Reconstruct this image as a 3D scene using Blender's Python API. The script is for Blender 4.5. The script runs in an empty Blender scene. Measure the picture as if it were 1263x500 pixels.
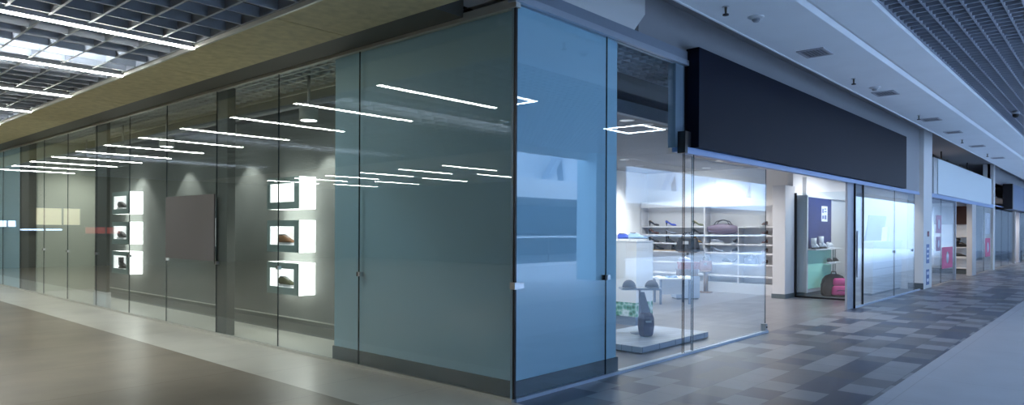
import bpy, bmesh, math, random
from mathutils import Vector, Matrix
random.seed(7)
S = bpy.context.scene
COL = S.collection
PI = math.pi

# ---------------------------------------------------------------- materials
def lin(c):
    return tuple((x/12.92 if x <= .04045 else ((x+.055)/1.055)**2.4) for x in c)
def rgb(r, g, b):
    return lin((r/255, g/255, b/255)) + (1,)
MC = {}
def mat(name, col, rough=.5, metal=0, spec=.5, noise=0, nscale=8, emit=None, es=0):
    if name in MC: return MC[name]
    m = bpy.data.materials.new(name); m.use_nodes = True
    nt = m.node_tree; b = nt.nodes['Principled BSDF']
    b.inputs['Base Color'].default_value = col
    b.inputs['Roughness'].default_value = rough
    b.inputs['Metallic'].default_value = metal
    b.inputs['Specular IOR Level'].default_value = spec
    if noise:
        tc = nt.nodes.new('ShaderNodeTexCoord'); n = nt.nodes.new('ShaderNodeTexNoise')
        n.inputs['Scale'].default_value = nscale; n.inputs['Detail'].default_value = 5
        nt.links.new(tc.outputs['Object'], n.inputs['Vector'])
        r = nt.nodes.new('ShaderNodeMixRGB'); r.blend_type = 'MULTIPLY'; r.inputs[0].default_value = 1
        mr = nt.nodes.new('ShaderNodeMapRange')
        mr.inputs[1].default_value = .3; mr.inputs[2].default_value = .7
        mr.inputs[3].default_value = 1-noise; mr.inputs[4].default_value = 1+noise*.5
        nt.links.new(n.outputs['Fac'], mr.inputs[0])
        r.inputs[1].default_value = col
        nt.links.new(mr.outputs[0], r.inputs[2]); nt.links.new(r.outputs[0], b.inputs['Base Color'])
    if emit:
        b.inputs['Emission Color'].default_value = emit
        b.inputs['Emission Strength'].default_value = es
    MC[name] = m
    return m

def glass(name, tint, f0=.045, boost=1.0):
    """thin architectural glass: clear transmission plus mirror reflection by angle"""
    m = bpy.data.materials.new(name); m.use_nodes = True
    nt = m.node_tree; N = nt.nodes; L = nt.links
    N.remove(N['Principled BSDF']); out = N['Material Output']
    geo = N.new('ShaderNodeNewGeometry')
    dot = N.new('ShaderNodeVectorMath'); dot.operation = 'DOT_PRODUCT'
    L.new(geo.outputs['Normal'], dot.inputs[0]); L.new(geo.outputs['Incoming'], dot.inputs[1])
    def mt(op, a, b=None):
        n = N.new('ShaderNodeMath'); n.operation = op; n.use_clamp = (op in ('SUBTRACT',))
        for i, v in enumerate((a, b)):
            if v is None: continue
            if isinstance(v, (int, float)): n.inputs[i].default_value = v
            else: L.new(v, n.inputs[i])
        return n.outputs[0]
    ab = mt('ABSOLUTE', dot.outputs['Value'])
    p5 = mt('POWER', mt('SUBTRACT', 1.0, ab), 5.0)
    fac = mt('ADD', mt('MULTIPLY', p5, (1-f0)*boost), f0*boost)
    tr = N.new('ShaderNodeBsdfTransparent'); tr.inputs[0].default_value = tint
    gl = N.new('ShaderNodeBsdfGlossy'); gl.inputs['Roughness'].default_value = 0
    gl.inputs['Color'].default_value = (1, 1, 1, 1)
    mx = N.new('ShaderNodeMixShader')
    L.new(fac, mx.inputs[0]); L.new(tr.outputs[0], mx.inputs[1]); L.new(gl.outputs[0], mx.inputs[2])
    L.new(mx.outputs[0], out.inputs['Surface'])
    MC[name] = m
    return m

def brick_mat(name, c1, c2, mortar, bw, rh, rough, offset=.5, msize=.004, stops=None, rot=0, bump=0, noise=.12, nscale=3, shift=(0,0,0)):
    m = bpy.data.materials.new(name); m.use_nodes = True
    nt = m.node_tree; N = nt.nodes; L = nt.links; b = N['Principled BSDF']
    tc = N.new('ShaderNodeTexCoord'); mp = N.new('ShaderNodeMapping')
    mp.inputs['Rotation'].default_value = (0, 0, rot); mp.inputs['Location'].default_value = shift
    L.new(tc.outputs['Object'], mp.inputs['Vector'])
    br = N.new('ShaderNodeTexBrick'); L.new(mp.outputs[0], br.inputs['Vector'])
    br.offset = offset
    br.inputs['Scale'].default_value = 1
    br.inputs['Brick Width'].default_value = bw; br.inputs['Row Height'].default_value = rh
    br.inputs['Mortar Size'].default_value = msize; br.inputs['Mortar Smooth'].default_value = 0
    col = br.outputs['Color']
    if stops:
        br.inputs['Color1'].default_value = (0, 0, 0, 1); br.inputs['Color2'].default_value = (1, 1, 1, 1)
        br.inputs['Mortar'].default_value = (0, 0, 0, 1); br.inputs['Bias'].default_value = 0
        cr = N.new('ShaderNodeValToRGB'); cr.color_ramp.interpolation = 'CONSTANT'
        e = cr.color_ramp.elements
        e[0].position = 0; e[0].color = stops[0][1]
        e[1].position = stops[1][0]; e[1].color = stops[1][1]
        for p, c in stops[2:]:
            k = e.new(p); k.color = c
        L.new(br.outputs['Color'], cr.inputs[0])
        mm = N.new('ShaderNodeMixRGB'); mm.inputs[2].default_value = mortar
        L.new(br.outputs['Fac'], mm.inputs[0]); L.new(cr.outputs[0], mm.inputs[1]); col = mm.outputs[0]
    else:
        br.inputs['Color1'].default_value = c1; br.inputs['Color2'].default_value = c2
        br.inputs['Mortar'].default_value = mortar
    n = N.new('ShaderNodeTexNoise'); n.inputs['Scale'].default_value = nscale; n.inputs['Detail'].default_value = 6
    L.new(tc.outputs['Object'], n.inputs['Vector'])
    mr = N.new('ShaderNodeMapRange'); mr.inputs[1].default_value = .3; mr.inputs[2].default_value = .7
    mr.inputs[3].default_value = 1-noise; mr.inputs[4].default_value = 1+noise
    L.new(n.outputs['Fac'], mr.inputs[0])
    mu = N.new('ShaderNodeMixRGB'); mu.blend_type = 'MULTIPLY'; mu.inputs[0].default_value = 1
    L.new(col, mu.inputs[1]); L.new(mr.outputs[0], mu.inputs[2]); L.new(mu.outputs[0], b.inputs['Base Color'])
    b.inputs['Roughness'].default_value = rough
    if bump:
        n2 = N.new('ShaderNodeTexNoise'); n2.inputs['Scale'].default_value = 3
        L.new(tc.outputs['Object'], n2.inputs['Vector'])
        bp = N.new('ShaderNodeBump'); bp.inputs['Strength'].default_value = bump; bp.inputs['Distance'].default_value = .02
        L.new(n2.outputs['Fac'], bp.inputs['Height']); L.new(bp.outputs[0], b.inputs['Normal'])
    MC[name] = m
    return m

GL = glass('shopfront_glass_left', (.915, .96, .97, 1), .062)
GR = glass('shopfront_glass_right', (.915, .965, .99, 1), .055)
EDGE = mat('glass_edge', rgb(38, 58, 66), .2)
SEAL = mat('black_seal', rgb(6, 10, 22), .4)
OSB = mat('soffit_board', (.60, .53, .31, 1), .7, noise=.18, nscale=9)
BEAM = mat('dark_beam', (.10, .10, .085, 1), .6)
CHAN = mat('channel_metal', (.60, .61, .56, 1), .4, .2)
RAILM = mat('rail_metal', (.32, .38, .48, 1), .4, .4)
WHITE = mat('white_paint', (.78, .79, .80, 1), .6)
CEILW = mat('ceiling_paint', (.82, .87, .93, 1), .7, noise=.03, nscale=2)
SOFF = mat('soffit_shaded', (.36, .37, .40, 1), .7)  # grey holds the shade of the ceiling recess, painted into the colour
PALE = mat('pale_blue_wall', (.50, .75, .87, 1), .55)
BASEB = mat('baseboard_grey', (.10, .13, .15, 1), .5)
DGREY = mat('feature_wall_grey', (.195, .21, .20, 1), .7, noise=.05, nscale=3)
LGREY = mat('light_grey_wall', (.62, .66, .56, 1), .7)
COLG = mat('column_grey', (.105, .115, .105, 1), .6)
BLACK = mat('matt_black', (.012, .012, .014, 1), .6)
NAVY = mat('fascia_navy', (.006, .010, .024, 1), .5, spec=.10)
GRIDL = mat('grid_louvre', (.36, .40, .46, 1), .45)
GRIDR = mat('grid_louvre_blue', (.30, .33, .40, 1), .5)
VOID = mat('plenum_dark', (.03, .032, .036, 1), .9)
STEEL = mat('brushed_steel', (.62, .64, .66, 1), .3, 1)
LAMPW = mat('lamp_white', (1, 1, 1, 1), .5, emit=(1, .99, .91, 1), es=62)
RINGW = mat('ring_white', (1, 1, 1, 1), .5, emit=(.8, .9, 1, 1), es=35)
DOWNW = mat('downlight_white', (1, 1, 1, 1), .5, emit=(1, .98, .95, 1), es=9)
BOXW = mat('lightbox_white', (.9, .9, .88, 1), .5, emit=(1, .985, .90, 1), es=3.0)
BOXIN = mat('lightbox_inside', (.9, .9, .88, 1), .5, emit=(1, .98, .95, 1), es=.75)
BOXF = mat('lightbox_frame', (.26, .36, .35, 1), .5)
SIGNG = mat('blank_grey_panel', (.125, .122, .122, 1), .8)
STOREW = mat('store_white', (.82, .82, .83, 1), .6)
STOREC = mat('store_ceiling', (.24, .245, .26, 1), .8)
WOOD = mat('pale_wood', (.42, .28, .13, 1), .5, noise=.2, nscale=20)
PLAT = brick_mat('platform_boards', (.36, .42, .52, 1), (.42, .48, .58, 1), (.2, .24, .3, 1), 3.0, .14, .4, rot=.35, noise=.1)
PANELW = mat('next_sign_pale', (.72, .82, .88, 1), .5)
BROWN = mat('brown_storage', (.20, .13, .085, 1), .7, noise=.3, nscale=3)

# ---------------------------------------------------------------- mesh builder
class MB:
    def __init__(s): s.v = []; s.f = []; s.m = []; s.s = []
    def add(s, vs, fs, m=0, sm=False):
        o = len(s.v); s.v += [tuple(v) for v in vs]
        for f in fs: s.f.append(tuple(o+i for i in f)); s.m.append(m); s.s.append(sm)
        return s
    def box(s, x0, x1, y0, y1, z0, z1, m=0):
        v = [(x, y, z) for z in (z0, z1) for y in (y0, y1) for x in (x0, x1)]
        return s.add(v, [(0,2,3,1),(4,5,7,6),(0,1,5,4),(2,6,7,3),(0,4,6,2),(1,3,7,5)], m)
    def pane(s, x0, x1, y0, y1, z0, z1, axis):
        """box whose two big faces (normal along axis) use slot 0, the edges slot 1"""
        v = [(x, y, z) for z in (z0, z1) for y in (y0, y1) for x in (x0, x1)]
        F = [(0,2,3,1),(4,5,7,6),(0,1,5,4),(2,6,7,3),(0,4,6,2),(1,3,7,5)]
        big = {'x': (4, 5), 'y': (2, 3)}[axis]
        for i, f in enumerate(F): s.add(v, [f], 0 if i in big else 1)
        return s
    def prism(s, poly, axis, a, b, m=0, sm=False):
        n = len(poly)
        def P(p, t):
            return {'x': (t, p[0], p[1]), 'y': (p[0], t, p[1]), 'z': (p[0], p[1], t)}[axis]
        v = [P(p, a) for p in poly]+[P(p, b) for p in poly]
        s.add(v, [tuple(range(n))[::-1], tuple(range(n, 2*n))], m)
        return s.add(v, [(i, (i+1) % n, n+(i+1) % n, n+i) for i in range(n)], m, sm)
    def rings(s, rs, m=0, sm=True, cap=True):
        n = len(rs[0]); v = [p for r in rs for p in r]; f = []
        for k in range(len(rs)-1):
            for i in range(n):
                j = (i+1) % n
                f.append((k*n+i, k*n+j, (k+1)*n+j, (k+1)*n+i))
        if cap: f += [tuple(range(n))[::-1], tuple((len(rs)-1)*n+i for i in range(n))]
        return s.add(v, f, m, sm)
    def lathe(s, prof, c=(0,0,0), n=20, m=0, sm=True):
        return s.rings([[(c[0]+r*math.cos(2*PI*i/n), c[1]+r*math.sin(2*PI*i/n), c[2]+z) for i in range(n)] for r, z in prof], m, sm)
    def tube(s, pts, r, n=8, m=0):
        pts = [Vector(p) for p in pts]; rs = []
        for i, p in enumerate(pts):
            d = (pts[min(i+1, len(pts)-1)]-pts[max(i-1, 0)]).normalized()
            u = d.cross(Vector((0, 0, 1)));
            if u.length < .05: u = d.cross(Vector((1, 0, 0)))
            u.normalize(); w = d.cross(u)
            rr = r[i] if isinstance(r, (list, tuple)) else r
            rs.append([p+(u*math.cos(2*PI*k/n)+w*math.sin(2*PI*k/n))*rr for k in range(n)])
        return s.rings(rs, m)
    def build(s, name, mats, parent=None, loc=None, bevel=0, sub=0, rotz=0):
        me = bpy.data.meshes.new(name); me.from_pydata(s.v, [], s.f)
        if not isinstance(mats, (list, tuple)): mats = [mats]
        for m in mats: me.materials.append(m)
        for p, mi, sm in zip(me.polygons, s.m, s.s): p.material_index = mi; p.use_smooth = sm
        bm = bmesh.new(); bm.from_mesh(me)
        bmesh.ops.remove_doubles(bm, verts=bm.verts, dist=1e-6)
        bmesh.ops.recalc_face_normals(bm, faces=bm.faces)
        bm.to_mesh(me); bm.free()
        o = bpy.data.objects.new(name, me); COL.objects.link(o)
        if loc: o.location = loc
        o.rotation_euler.z = rotz
        if parent: o.parent = parent
        if bevel:
            b = o.modifiers.new('bevel', 'BEVEL'); b.width = bevel; b.segments = 2; b.limit_method = 'ANGLE'
        if sub:
            b = o.modifiers.new('sub', 'SUBSURF'); b.levels = sub; b.render_levels = sub
        return o

def tag(o, label, cat, group=None, kind=None):
    o['label'] = label; o['category'] = cat
    if group: o['group'] = group
    if kind: o['kind'] = kind
    return o
def struct(o, label=None):
    o['kind'] = 'structure'
    if label: o['label'] = label
    return o
def empty(name, loc, label, cat, rotz=0, group=None):
    o = bpy.data.objects.new(name, None); COL.objects.link(o)
    o.empty_display_size = .1
    o.location = loc; o.rotation_euler.z = rotz
    return tag(o, label, cat, group)
def dup(root, loc, rotz, label, group=None):
    r = root.copy(); COL.objects.link(r); r.location = loc; r.rotation_euler.z = rotz
    r['label'] = label
    if group: r['group'] = group
    for ch in list(root.children):
        c = ch.copy(); COL.objects.link(c); c.parent = r
        for g in list(ch.children):
            d = g.copy(); COL.objects.link(d); d.parent = c
    return r
def sbox(name, x0, x1, y0, y1, z0, z1, m, label=None, bevel=0):
    return struct(MB().box(x0, x1, y0, y1, z0, z1).build(name, m, bevel=bevel), label)

H = 3.46            # top of the glass
# ================================================================= FLOORS
FT = brick_mat('floor_tan_tiles', (.23, .20, .152, 1), (.25, .218, .165, 1), (.17, .14, .10, 1), 2.2, 1.5, .34, offset=0, msize=.008, noise=.14, nscale=1.6, bump=.1, shift=(.95, 0, 0))
FS = brick_mat('floor_pale_strip', (.58, .575, .51, 1), (.60, .595, .53, 1), (.40, .40, .36, 1), 1.0, .9, .3, offset=0, msize=.004, noise=.06, nscale=2, bump=.05)
tone = [(0, (.055, .070, .115, 1)), (.30, (.080, .085, .105, 1)), (.46, (.13, .135, .155, 1)), (.62, (.24, .26, .30, 1))]
FD = brick_mat('floor_mosaic_tiles', None, None, (.06, .07, .10, 1), .40, .32, .32, offset=.5, msize=.003, stops=tone, noise=.1, nscale=2)
FW = brick_mat('floor_pale_blue', (.44, .48, .55, 1), (.45, .49, .56, 1), (.33, .36, .42, 1), 1.2, 1.2, .3, offset=0, msize=.004, noise=.05, nscale=2)
FI = brick_mat('floor_store', (.15, .152, .17, 1), (.18, .182, .20, 1), (.10, .10, .12, 1), .9, .3, .3, noise=.1)
FDIS = mat('floor_display', (.55, .54, .47, 1), .35, noise=.05)
sbox('floor', -17, -.95, -2.28, 26, -.2, 0, FT)
sbox('floor', -.95, 0, -2.28, 26, -.2, 0, FS)
sbox('floor', 0, 60, -2.28, 0, -.2, 0, FD)
sbox('floor', -17, 60, -5, -2.28, -.2, 0, FW)
sbox('floor', -17, 60, -14, -5, -.2, 0, mat('floor_white_bounce', (.80, .81, .83, 1), .35, noise=.04, nscale=30))  # unseen floor made near-white to bounce light onto the right ceiling and facade
sbox('floor', 0, .95, 0, 7, -.2, 0, FDIS)
sbox('floor', 0, 1.6, 7, 26, -.2, 0, FDIS)
sbox('floor', .95, 60, 0, 7, -.2, 0, FI)
# ================================================================= CORNER COLUMN BLOCK
struct(MB().box(.035, 1.64, .035, 2.76, 0, H).build('wall_corner', PALE), 'pale blue wall block behind the corner glass')
b = MB(); b.box(.022, 1.665, .022, .035, 0, .17); b.box(.022, .035, .035, 2.775, 0, .17); b.box(1.64, 1.665, .035, .2, 0, .17); b.box(.035, .3, 2.76, 2.775, 0, .17)
struct(b.build('baseboard_corner', BASEB))
# ================================================================= LEFT FACADE
jl = [.012, 2.25, 3.93, 5.60, 7.30, 8.85, 10.50, 12.20, 13.85, 15.75, 17.4, 19.1]
nw = 0
CL = MB().box(-.03, .03, -.035, .035, -.03, .03)
for i in range(len(jl)-1):
    nw += 1
    o = MB().pane(-.006, .006, jl[i]+.004, jl[i+1]-.004, .03, H, 'x').build('window_%d' % nw, [GL, EDGE])
    struct(o)
    if i < 8:
        c = MB(); y = jl[i+1]
        c.box(-.022, .022, y-.038, y-.006, .985, 1.03); c.build('clamp', STEEL, o)
        c = MB(); c.box(-.022, .022, y-.002, y+.016, .985, 1.03); c.build('clamp', SEAL, o)
struct(MB().box(-.02, .02, 0.01, 19.1, 0, .03).build('trim_1', CHAN), 'floor channel of the left glass')
struct(MB().box(-.034, .03, -.03, 19.1, H-.045, H+.03).build('trim_2', CHAN), 'top channel of the left glass')
struct(MB().box(-.43, -.03, .62, 26, H-.01, H+.25).build('trim_3', BEAM), 'dark beam above the left glass')
# corner seal
struct(MB().box(-.012, .010, -.012, .010, .03, H).build('trim_4', SEAL), 'black corner seal')
struct(MB().box(-.014, .012, .012, .034, .03, H).build('trim_5', mat('edge_light', rgb(150, 180, 195), .2)), 'pale polished edge at the corner')
c = MB(); c.box(-.03, .03, -.03, .03, .98, 1.04); c.box(.03, .09, -.03, .0, .985, 1.035)
struct(c.build('trim_6', STEEL), 'corner glass clamp')
# soffit boards
b = MB(); ys = [-1.2, 1.9, 4.8, 7.7, 10.6, 13.5, 16.4, 19.3, 26]
for i in range(len(ys)-1): b.box(-1.2, -.43, ys[i]+.006, ys[i+1]-.006, 3.43, 3.47)
struct(b.build('ceiling_soffit', OSB), 'beige board soffit along the left glass')
sbox('trim_7', -1.225, -1.2, -1.2, 26, 3.42, 3.52, CHAN)
# back wall of the window display
sbox('wall_display', .86, .95, 2.5, 12.95, 0, 3.5, DGREY)
b = MB(); b.box(.842, .86, 2.77, 12.95, 0, .14); struct(b.build('baseboard_display', mat('skirting_green', (.15, .16, .15, 1), .4)))
struct(MB().box(.835, .86, 2.77, 12.95, .2, .212).build('trim_8', CHAN))
sbox('wall_end', .12, 1.6, 14.83, 14.95, 0, 4.9, LGREY)
sbox('wall_end_skyblock', .30, 1.6, 14.95, 16.2, 0, 4.9, COLG)  # piece added to stop sky light leaking past the end wall
sbox('wall_return_skyblock', .95, 1.6, 12.42, 12.5, 0, 4.9, DGREY)  # unseen piece added to close a gap that let sky light in
sbox('wall_inner_skyblock', 1.5, 1.6, 12.5, 15, 0, 4.9, DGREY)  # unseen wall added to keep sky light out behind the display
sbox('wall_rear_skyblock', 1.0, 60, 6.9, 7.0, 0, 4.9, VOID)  # unseen dark wall added to keep sky light out of the void
sbox('wall_side_skyblock', 1.0, 1.1, 7, 12.5, 0, 4.9, VOID)  # unseen side piece, blocks the sky together with the rear one
sbox('wall_far', .03, 1.2, 15.9, 26, 0, 4.9, PALE)
sbox('column', .03, .145, 5.35, 5.66, 0, 3.45, COLG)
sbox('column', .03, .085, 10.05, 10.68, 0, 3.45, COLG)
sbox('column', .01, .25, 15.1, 15.88, 0, 3.45, COLG)
b = MB().box(.02, .10, 10.03, 10.70, 0, .3)
struct(b.build('trim_9', WHITE), 'pale plinth at the foot of the far column')
# display grid ceiling
def grid(x0, x1, y0, y1, z, h, sx, sy, t, name, m, label):
    b = MB(); n = int(round((x1-x0)/sx)); k = int(round((y1-y0)/sy))
    for i in range(n+1):
        x = x0+(x1-x0)*i/n; b.box(x-t/2, x+t/2, y0, y1, z, z+h)
    for j in range(k+1):
        y = y0+(y1-y0)*j/k; b.box(x0, x1, y-t/2, y+t/2, z+.001, z+h-.001)
    return struct(b.build(name, m), label)
grid(.05, .84, 2.8, 14.8, 3.46, .07, .16, .2, .02, 'ceiling_display', mat('grid_white', (.85, .86, .84, 1), .5), 'open grid over the window display')
sbox('trim_10', .825, .86, 2.77, 12.95, 3.42, 3.46, CHAN)
b = MB(); b.tube([(.70, 2.78, 3.2), (.70, 14.8, 3.2)], .035, 10)
tag(b.build('ceiling_pipe', mat('pipe_grey', (.42, .43, .43, 1), .5)), 'grey pipe running under the dark ceiling of the left window display', 'pipe')
# main left grid ceiling
grid(-8.2, -1.24, -.9, 25.7, 3.46, .10, .333, .333, .022, 'ceiling_left', GRIDL, 'open cell grid ceiling over the left walkway')
b = MB(); b.box(-17, -8.2, -14, 26, 3.5, 3.6); struct(b.build('ceiling_hall', WHITE))
b = MB(); b.box(-8.2, -1.2, -14, -.95, 3.5, 3.6); struct(b.build('ceiling_entry', WHITE))
b = MB(); b.box(-17, 60, -8, 26, 4.9, 5.0); struct(b.build('ceiling_roof', VOID))
# hangers of plenum: dark ducts and pale trays seen through the grid
for i, (y, x0, x1) in enumerate([(1.2, -8, -1.4), (3.0, -8, -1.4), (6.6, -8, -1.4), (8.6, -8, -1.4)]):
    b = MB(); b.box(x0, x1, y-.25, y+.25, 4.5, 4.89)
    nm = ['nearest the camera', 'over the longest light', 'between the second and third lights', 'farthest from the camera'][i]
    tag(b.build('ceiling_air_duct', mat('duct_grey', (.30, .31, .32, 1), .5)), 'grey air duct above the left grid ceiling, the one %s' % nm, 'duct', 'air ducts above the grid')

# ================================================================= LEFT LINEAR LIGHTS
def linear_light(x1, y, L, label, group):
    r = empty('linear_light', (x1, y, 3.42), label, 'ceiling light', 0, group)
    b = MB(); b.box(-L, 0, -.04, .04, .012, .07); b.build('housing', mat('lamp_housing', (.5, .52, .55, 1), .4), r, bevel=.004)
    b = MB(); b.box(-L+.015, -.015, -.024, .024, 0, .012); b.build('diffuser', LAMPW, r)
    for x in (-L*.2, -L*.8): MB().box(x-.004, x+.004, -.004, .004, .07, 1.48).build('hanger', STEEL, r)
    return r
lights = ['white linear ceiling light at the top left, nearest and longest in view',
          'white linear ceiling light second from the camera, ending beside the beige soffit',
          'white linear ceiling light third from the camera at the left picture edge',
          'short-looking linear ceiling light, fourth from the camera at left edge',
          'farthest linear ceiling light just showing at the left edge']
proto = linear_light(-1.2, 3.55, 2.35, lights[0], 'linear lights over the left walkway')
for k in range(1, 11):
    y = 3.55+2.07*k
    dup(proto, (-1.2, y, 3.42), 0, lights[k] if k < 5 else 'white linear ceiling light seen only as a mirrored line in the left glass', 'linear lights over the left walkway')
for k in range(6):
    dup(proto, (-9.6, 11.4+2.07*k, 3.40), 0, 'white linear ceiling light seen only as a mirrored line in the left glass', 'linear lights over the left walkway')
for k in range(4):
    dup(proto, (-12.6, 12.9+2.9*k, 3.40), 0, 'white linear ceiling light seen only as a mirrored line in the left glass', 'linear lights over the left walkway')
# bright service lamps above the grid that light its cells
def plenum_lamp(y, label):
    r = empty('service_lamp', (-4.2, y, 3.75), label, 'ceiling light', 0, 'service lamps above the grid')
    b = MB(); b.box(-2.6, 2.6, -.07, .07, 0.03, .10); b.build('housing', BEAM, r)
    b = MB(); b.box(-2.55, 2.55, -.05, .05, 0, .03); b.build('tube', mat('service_tube', (1, 1, 1, 1), emit=(.9, .95, 1, 1), es=55), r)
    for x in (-2, 2): MB().box(x-.006, x+.006, -.006, .006, .10, 1.15).build('hanger', STEEL, r)
    return r
pl = plenum_lamp(4.95, 'bright service lamp above the grid between the first two linear lights')
for y in (10.7, 17): dup(pl, (-4.2, y, 3.75), 0, 'bright service lamp above the grid seen only as a mirrored glow in the left glass')

# ================================================================= WINDOW DISPLAY LAMPS
def display_lamp(y, label):
    r = empty('spot_lamp', (.45, y, 2.9), label, 'lamp', 0, 'cylinder spot lamps in the left window display')
    b = MB(); b.lathe([(.1, .0), (.12, .0), (.12, .17), (.02, .17)], n=24); b.build('lamp_body', mat('lamp_cream', (.62, .62, .56, 1), .5), r)
    b = MB(); b.lathe([(0, -.004), (.098, -.004), (.098, .004), (0, .004)], n=24); b.build('lens', DOWNW, r)
    b = MB(); b.lathe([(.02, .17), (.02, .58), (0, .58)], n=10); b.build('stem', STEEL, r)
    return r
def spot(loc, rot, P, size, blend, col=(1, .96, .88), rad=.03):
    l = bpy.data.lights.new('spot', 'SPOT'); l.energy = P; l.spot_size = size; l.spot_blend = blend; l.color = col; l.shadow_soft_size = rad
    o = bpy.data.objects.new('spot_light', l); COL.objects.link(o); o.location = loc; o.rotation_euler = rot
    return o
dl = display_lamp(3.98, 'cream cylinder spot lamp hanging beside the pale corner wall')
for y, t in ((6.2, 'cream cylinder spot lamp hanging beyond the near grey column'), (8.45, 'cream cylinder spot lamp hanging above the blank grey panel'), (10.5, 'cream cylinder spot lamp hanging above the far column of light boxes')):
    dup(dl, (.45, y, 2.9), 0, t)
dup(dl, (.75, 13.6, 2.9), 0, 'added cream spot lamp brightening the far end wall of the left window display')  # added lamp, brightens the end wall together with the spot below
spot((.75, 13.6, 2.885), (math.radians(25), 0, 0), 120, math.radians(140), .8)
for y in (4.1, 6.25, 8.5, 10.65):
    spot((.47, y, 2.885), (0, 0, 0), 70, math.radians(92), .35)

# ================================================================= LIGHT BOXES
def lightbox(y0, y1, z0, z1, label, group):
    r = empty('light_box', (.86, y0, z0), label, 'display box', 0, group)
    W = y1-y0; h = z1-z0; D = .255; t = .016
    b = MB()
    b.box(-D, 0, 0, t, 0, h); b.box(-D, 0, W-t, W, 0, h); b.box(-D, 0, t, W-t, 0, t); b.box(-D, 0, t, W-t, h-t, h)
    b.build('shell', BOXW, r)
    fy0, fy1, fz0, fz1 = .11, W-.07, .10, h-.085
    b = MB(); X0, X1 = -D-.012, -D
    b.box(X0, X1, 0, fy0, 0, h); b.box(X0, X1, fy1, W, 0, h); b.box(X0, X1, fy0, fy1, 0, fz0); b.box(X0, X1, fy0, fy1, fz1, h)
    b.build('front_frame', BOXF, r)
    b = MB()
    b.box(-.10, -.09, fy0, fy1, fz0, fz1); b.box(-D, -.09, fy0-.006, fy0, fz0, fz1); b.box(-D, -.09, fy1, fy1+.006, fz0, fz1)
    b.box(-D, -.09, fy0, fy1, fz0-.006, fz0); b.box(-D, -.09, fy0, fy1, fz1, fz1+.006)
    b.build('lining', BOXIN, r)
    return r
pos = {0: 'top', 1: 'middle', 2: 'bottom'}
zz = [(1.765, 2.21), (1.165, 1.605), (.575, 1.02)]
lb = None
for gi, (y0, y1, nm) in enumerate([(4.455, 5.29, 'right'), (10.61, 11.50, 'left')]):
    proto_lb = None
    for k, (z0, z1) in enumerate(zz):
        label = '%s glowing wall light box of the %s-hand column in the left window' % (pos[k], nm)
        if proto_lb is None: proto_lb = lightbox(y0, y1, z0, z1, label, 'light boxes on the dark display wall')
        else: dup(proto_lb, (.86, y0, z0), 0, label)

# ---------------------------------------------------------------- shoes
def ell(x, w, z0, z1, n=12, flat=.0):
    r = []
    for i in range(n):
        a = 2*PI*i/n; cy = math.cos(a); sz = math.sin(a)
        z = (z0+z1)/2+(z1-z0)/2*(abs(sz)**.7)*(1 if sz > 0 else -1)
        r.append((x, w*(abs(cy)**.8)*(1 if cy > 0 else -1), z))
    return r
def pump_parts(r, m, s=1.0, sole=BLACK):
    b = MB()
    P = [(0, .020, .078, .118), (.02, .030, .070, .125), (.06, .030, .060, .108), (.10, .029, .040, .075), (.14, .034, .015, .05), (.18, .041, .006, .052), (.215, .036, .006, .045), (.24, .022, .008, .033), (.25, .008, .012, .022)]
    b.rings([ell(x*s, w*s, a*s, c*s) for x, w, a, c in P]); b.build('upper', m, r)
    b = MB(); b.rings([[(x+dx*s, dy*s, z*s) for dx, dy in ((-q, -q), (q, -q), (q, q), (-q, q))] for x, z, q in ((.018*s, 0, .006), (.018*s, .035, .008), (.022*s, .078, .018))], sm=False); b.build('heel', sole, r)
    b = MB(); b.rings([ell((.03+.03*i)*s, w*s, (z-.004)*s, (z+.004)*s) for i, (w, z) in enumerate([(.02, .122), (.022, .104), (.02, .082)])]); b.build('insole', mat('insole_tan', (.5, .4, .3, 1), .6), r)
def sneaker_parts(r, m, s=1.0, sole=None, inner=None):
    sole = sole or mat('sole_white', (.75, .76, .78, 1), .5); inner = inner or mat('shoe_lining', (.08, .09, .12, 1), .8)
    b = MB(); Q = [(0, .02), (.03, .035), (.1, .034), (.17, .044), (.23, .042), (.27, .028), (.285, .008)]
    b.rings([[(x*s, y*s, z*s) for y, z in ((-w, 0), (w, 0), (w*1.04, .024), (-w*1.04, .024))] for x, w in Q], sm=False); b.build('sole', sole, r)
    b = MB()
    P = [(.004, .018, .024, .085), (.03, .032, .024, .105), (.08, .033, .024, .10), (.12, .035, .024, .105), (.17, .040, .024, .078), (.22, .040, .024, .058), (.26, .028, .024, .045), (.28, .010, .024, .034)]
    b.rings([ell(x*s, w*s, (a-.02)*s if 0 else a*s, c*s) for x, w, a, c in P]); b.build('upper', m, r)
    b = MB(); b.rings([ell(x*s, w*s, a*s, c*s) for x, w, a, c in ((.03, .02, .095, .11), (.06, .024, .09, .108), (.1, .022, .09, .11))]); b.build('collar', inner, r)
    b = MB()
    for k in range(4): x = .125+.02*k; z = .104-.011*k; b.tube([(x*s, -.022*s, z*s-.01*s), (x*s, 0, z*s+.004*s), (x*s, .022*s, z*s-.01*s)], .0035*s, 6)
    b.build('laces', sole, r)
def boot_parts(r, m, s=1.0):
    sneaker_parts(r, m, s, sole=mat('sole_dark', (.03, .03, .03, 1), .6))
    b = MB(); b.rings([[(.055*s+rr*1.15*s*math.cos(2*PI*i/12), rr*s*math.sin(2*PI*i/12), z*s) for i in range(12)] for rr, z in ((.04, .06), (.042, .12), (.044, .19), (.036, .19), (.034, .14))]); b.build('shaft', m, r)
def shoe(kind, loc, rotz, label, m, s=1.0, group=None):
    nm = {'pump': 'high_heel', 'sneaker': 'sneaker', 'boot': 'ankle_boot'}[kind]
    r = empty(nm, loc, label, 'shoe', rotz, group)
    {'pump': pump_parts, 'sneaker': sneaker_parts, 'boot': boot_parts}[kind](r, m, s)
    return r
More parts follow.
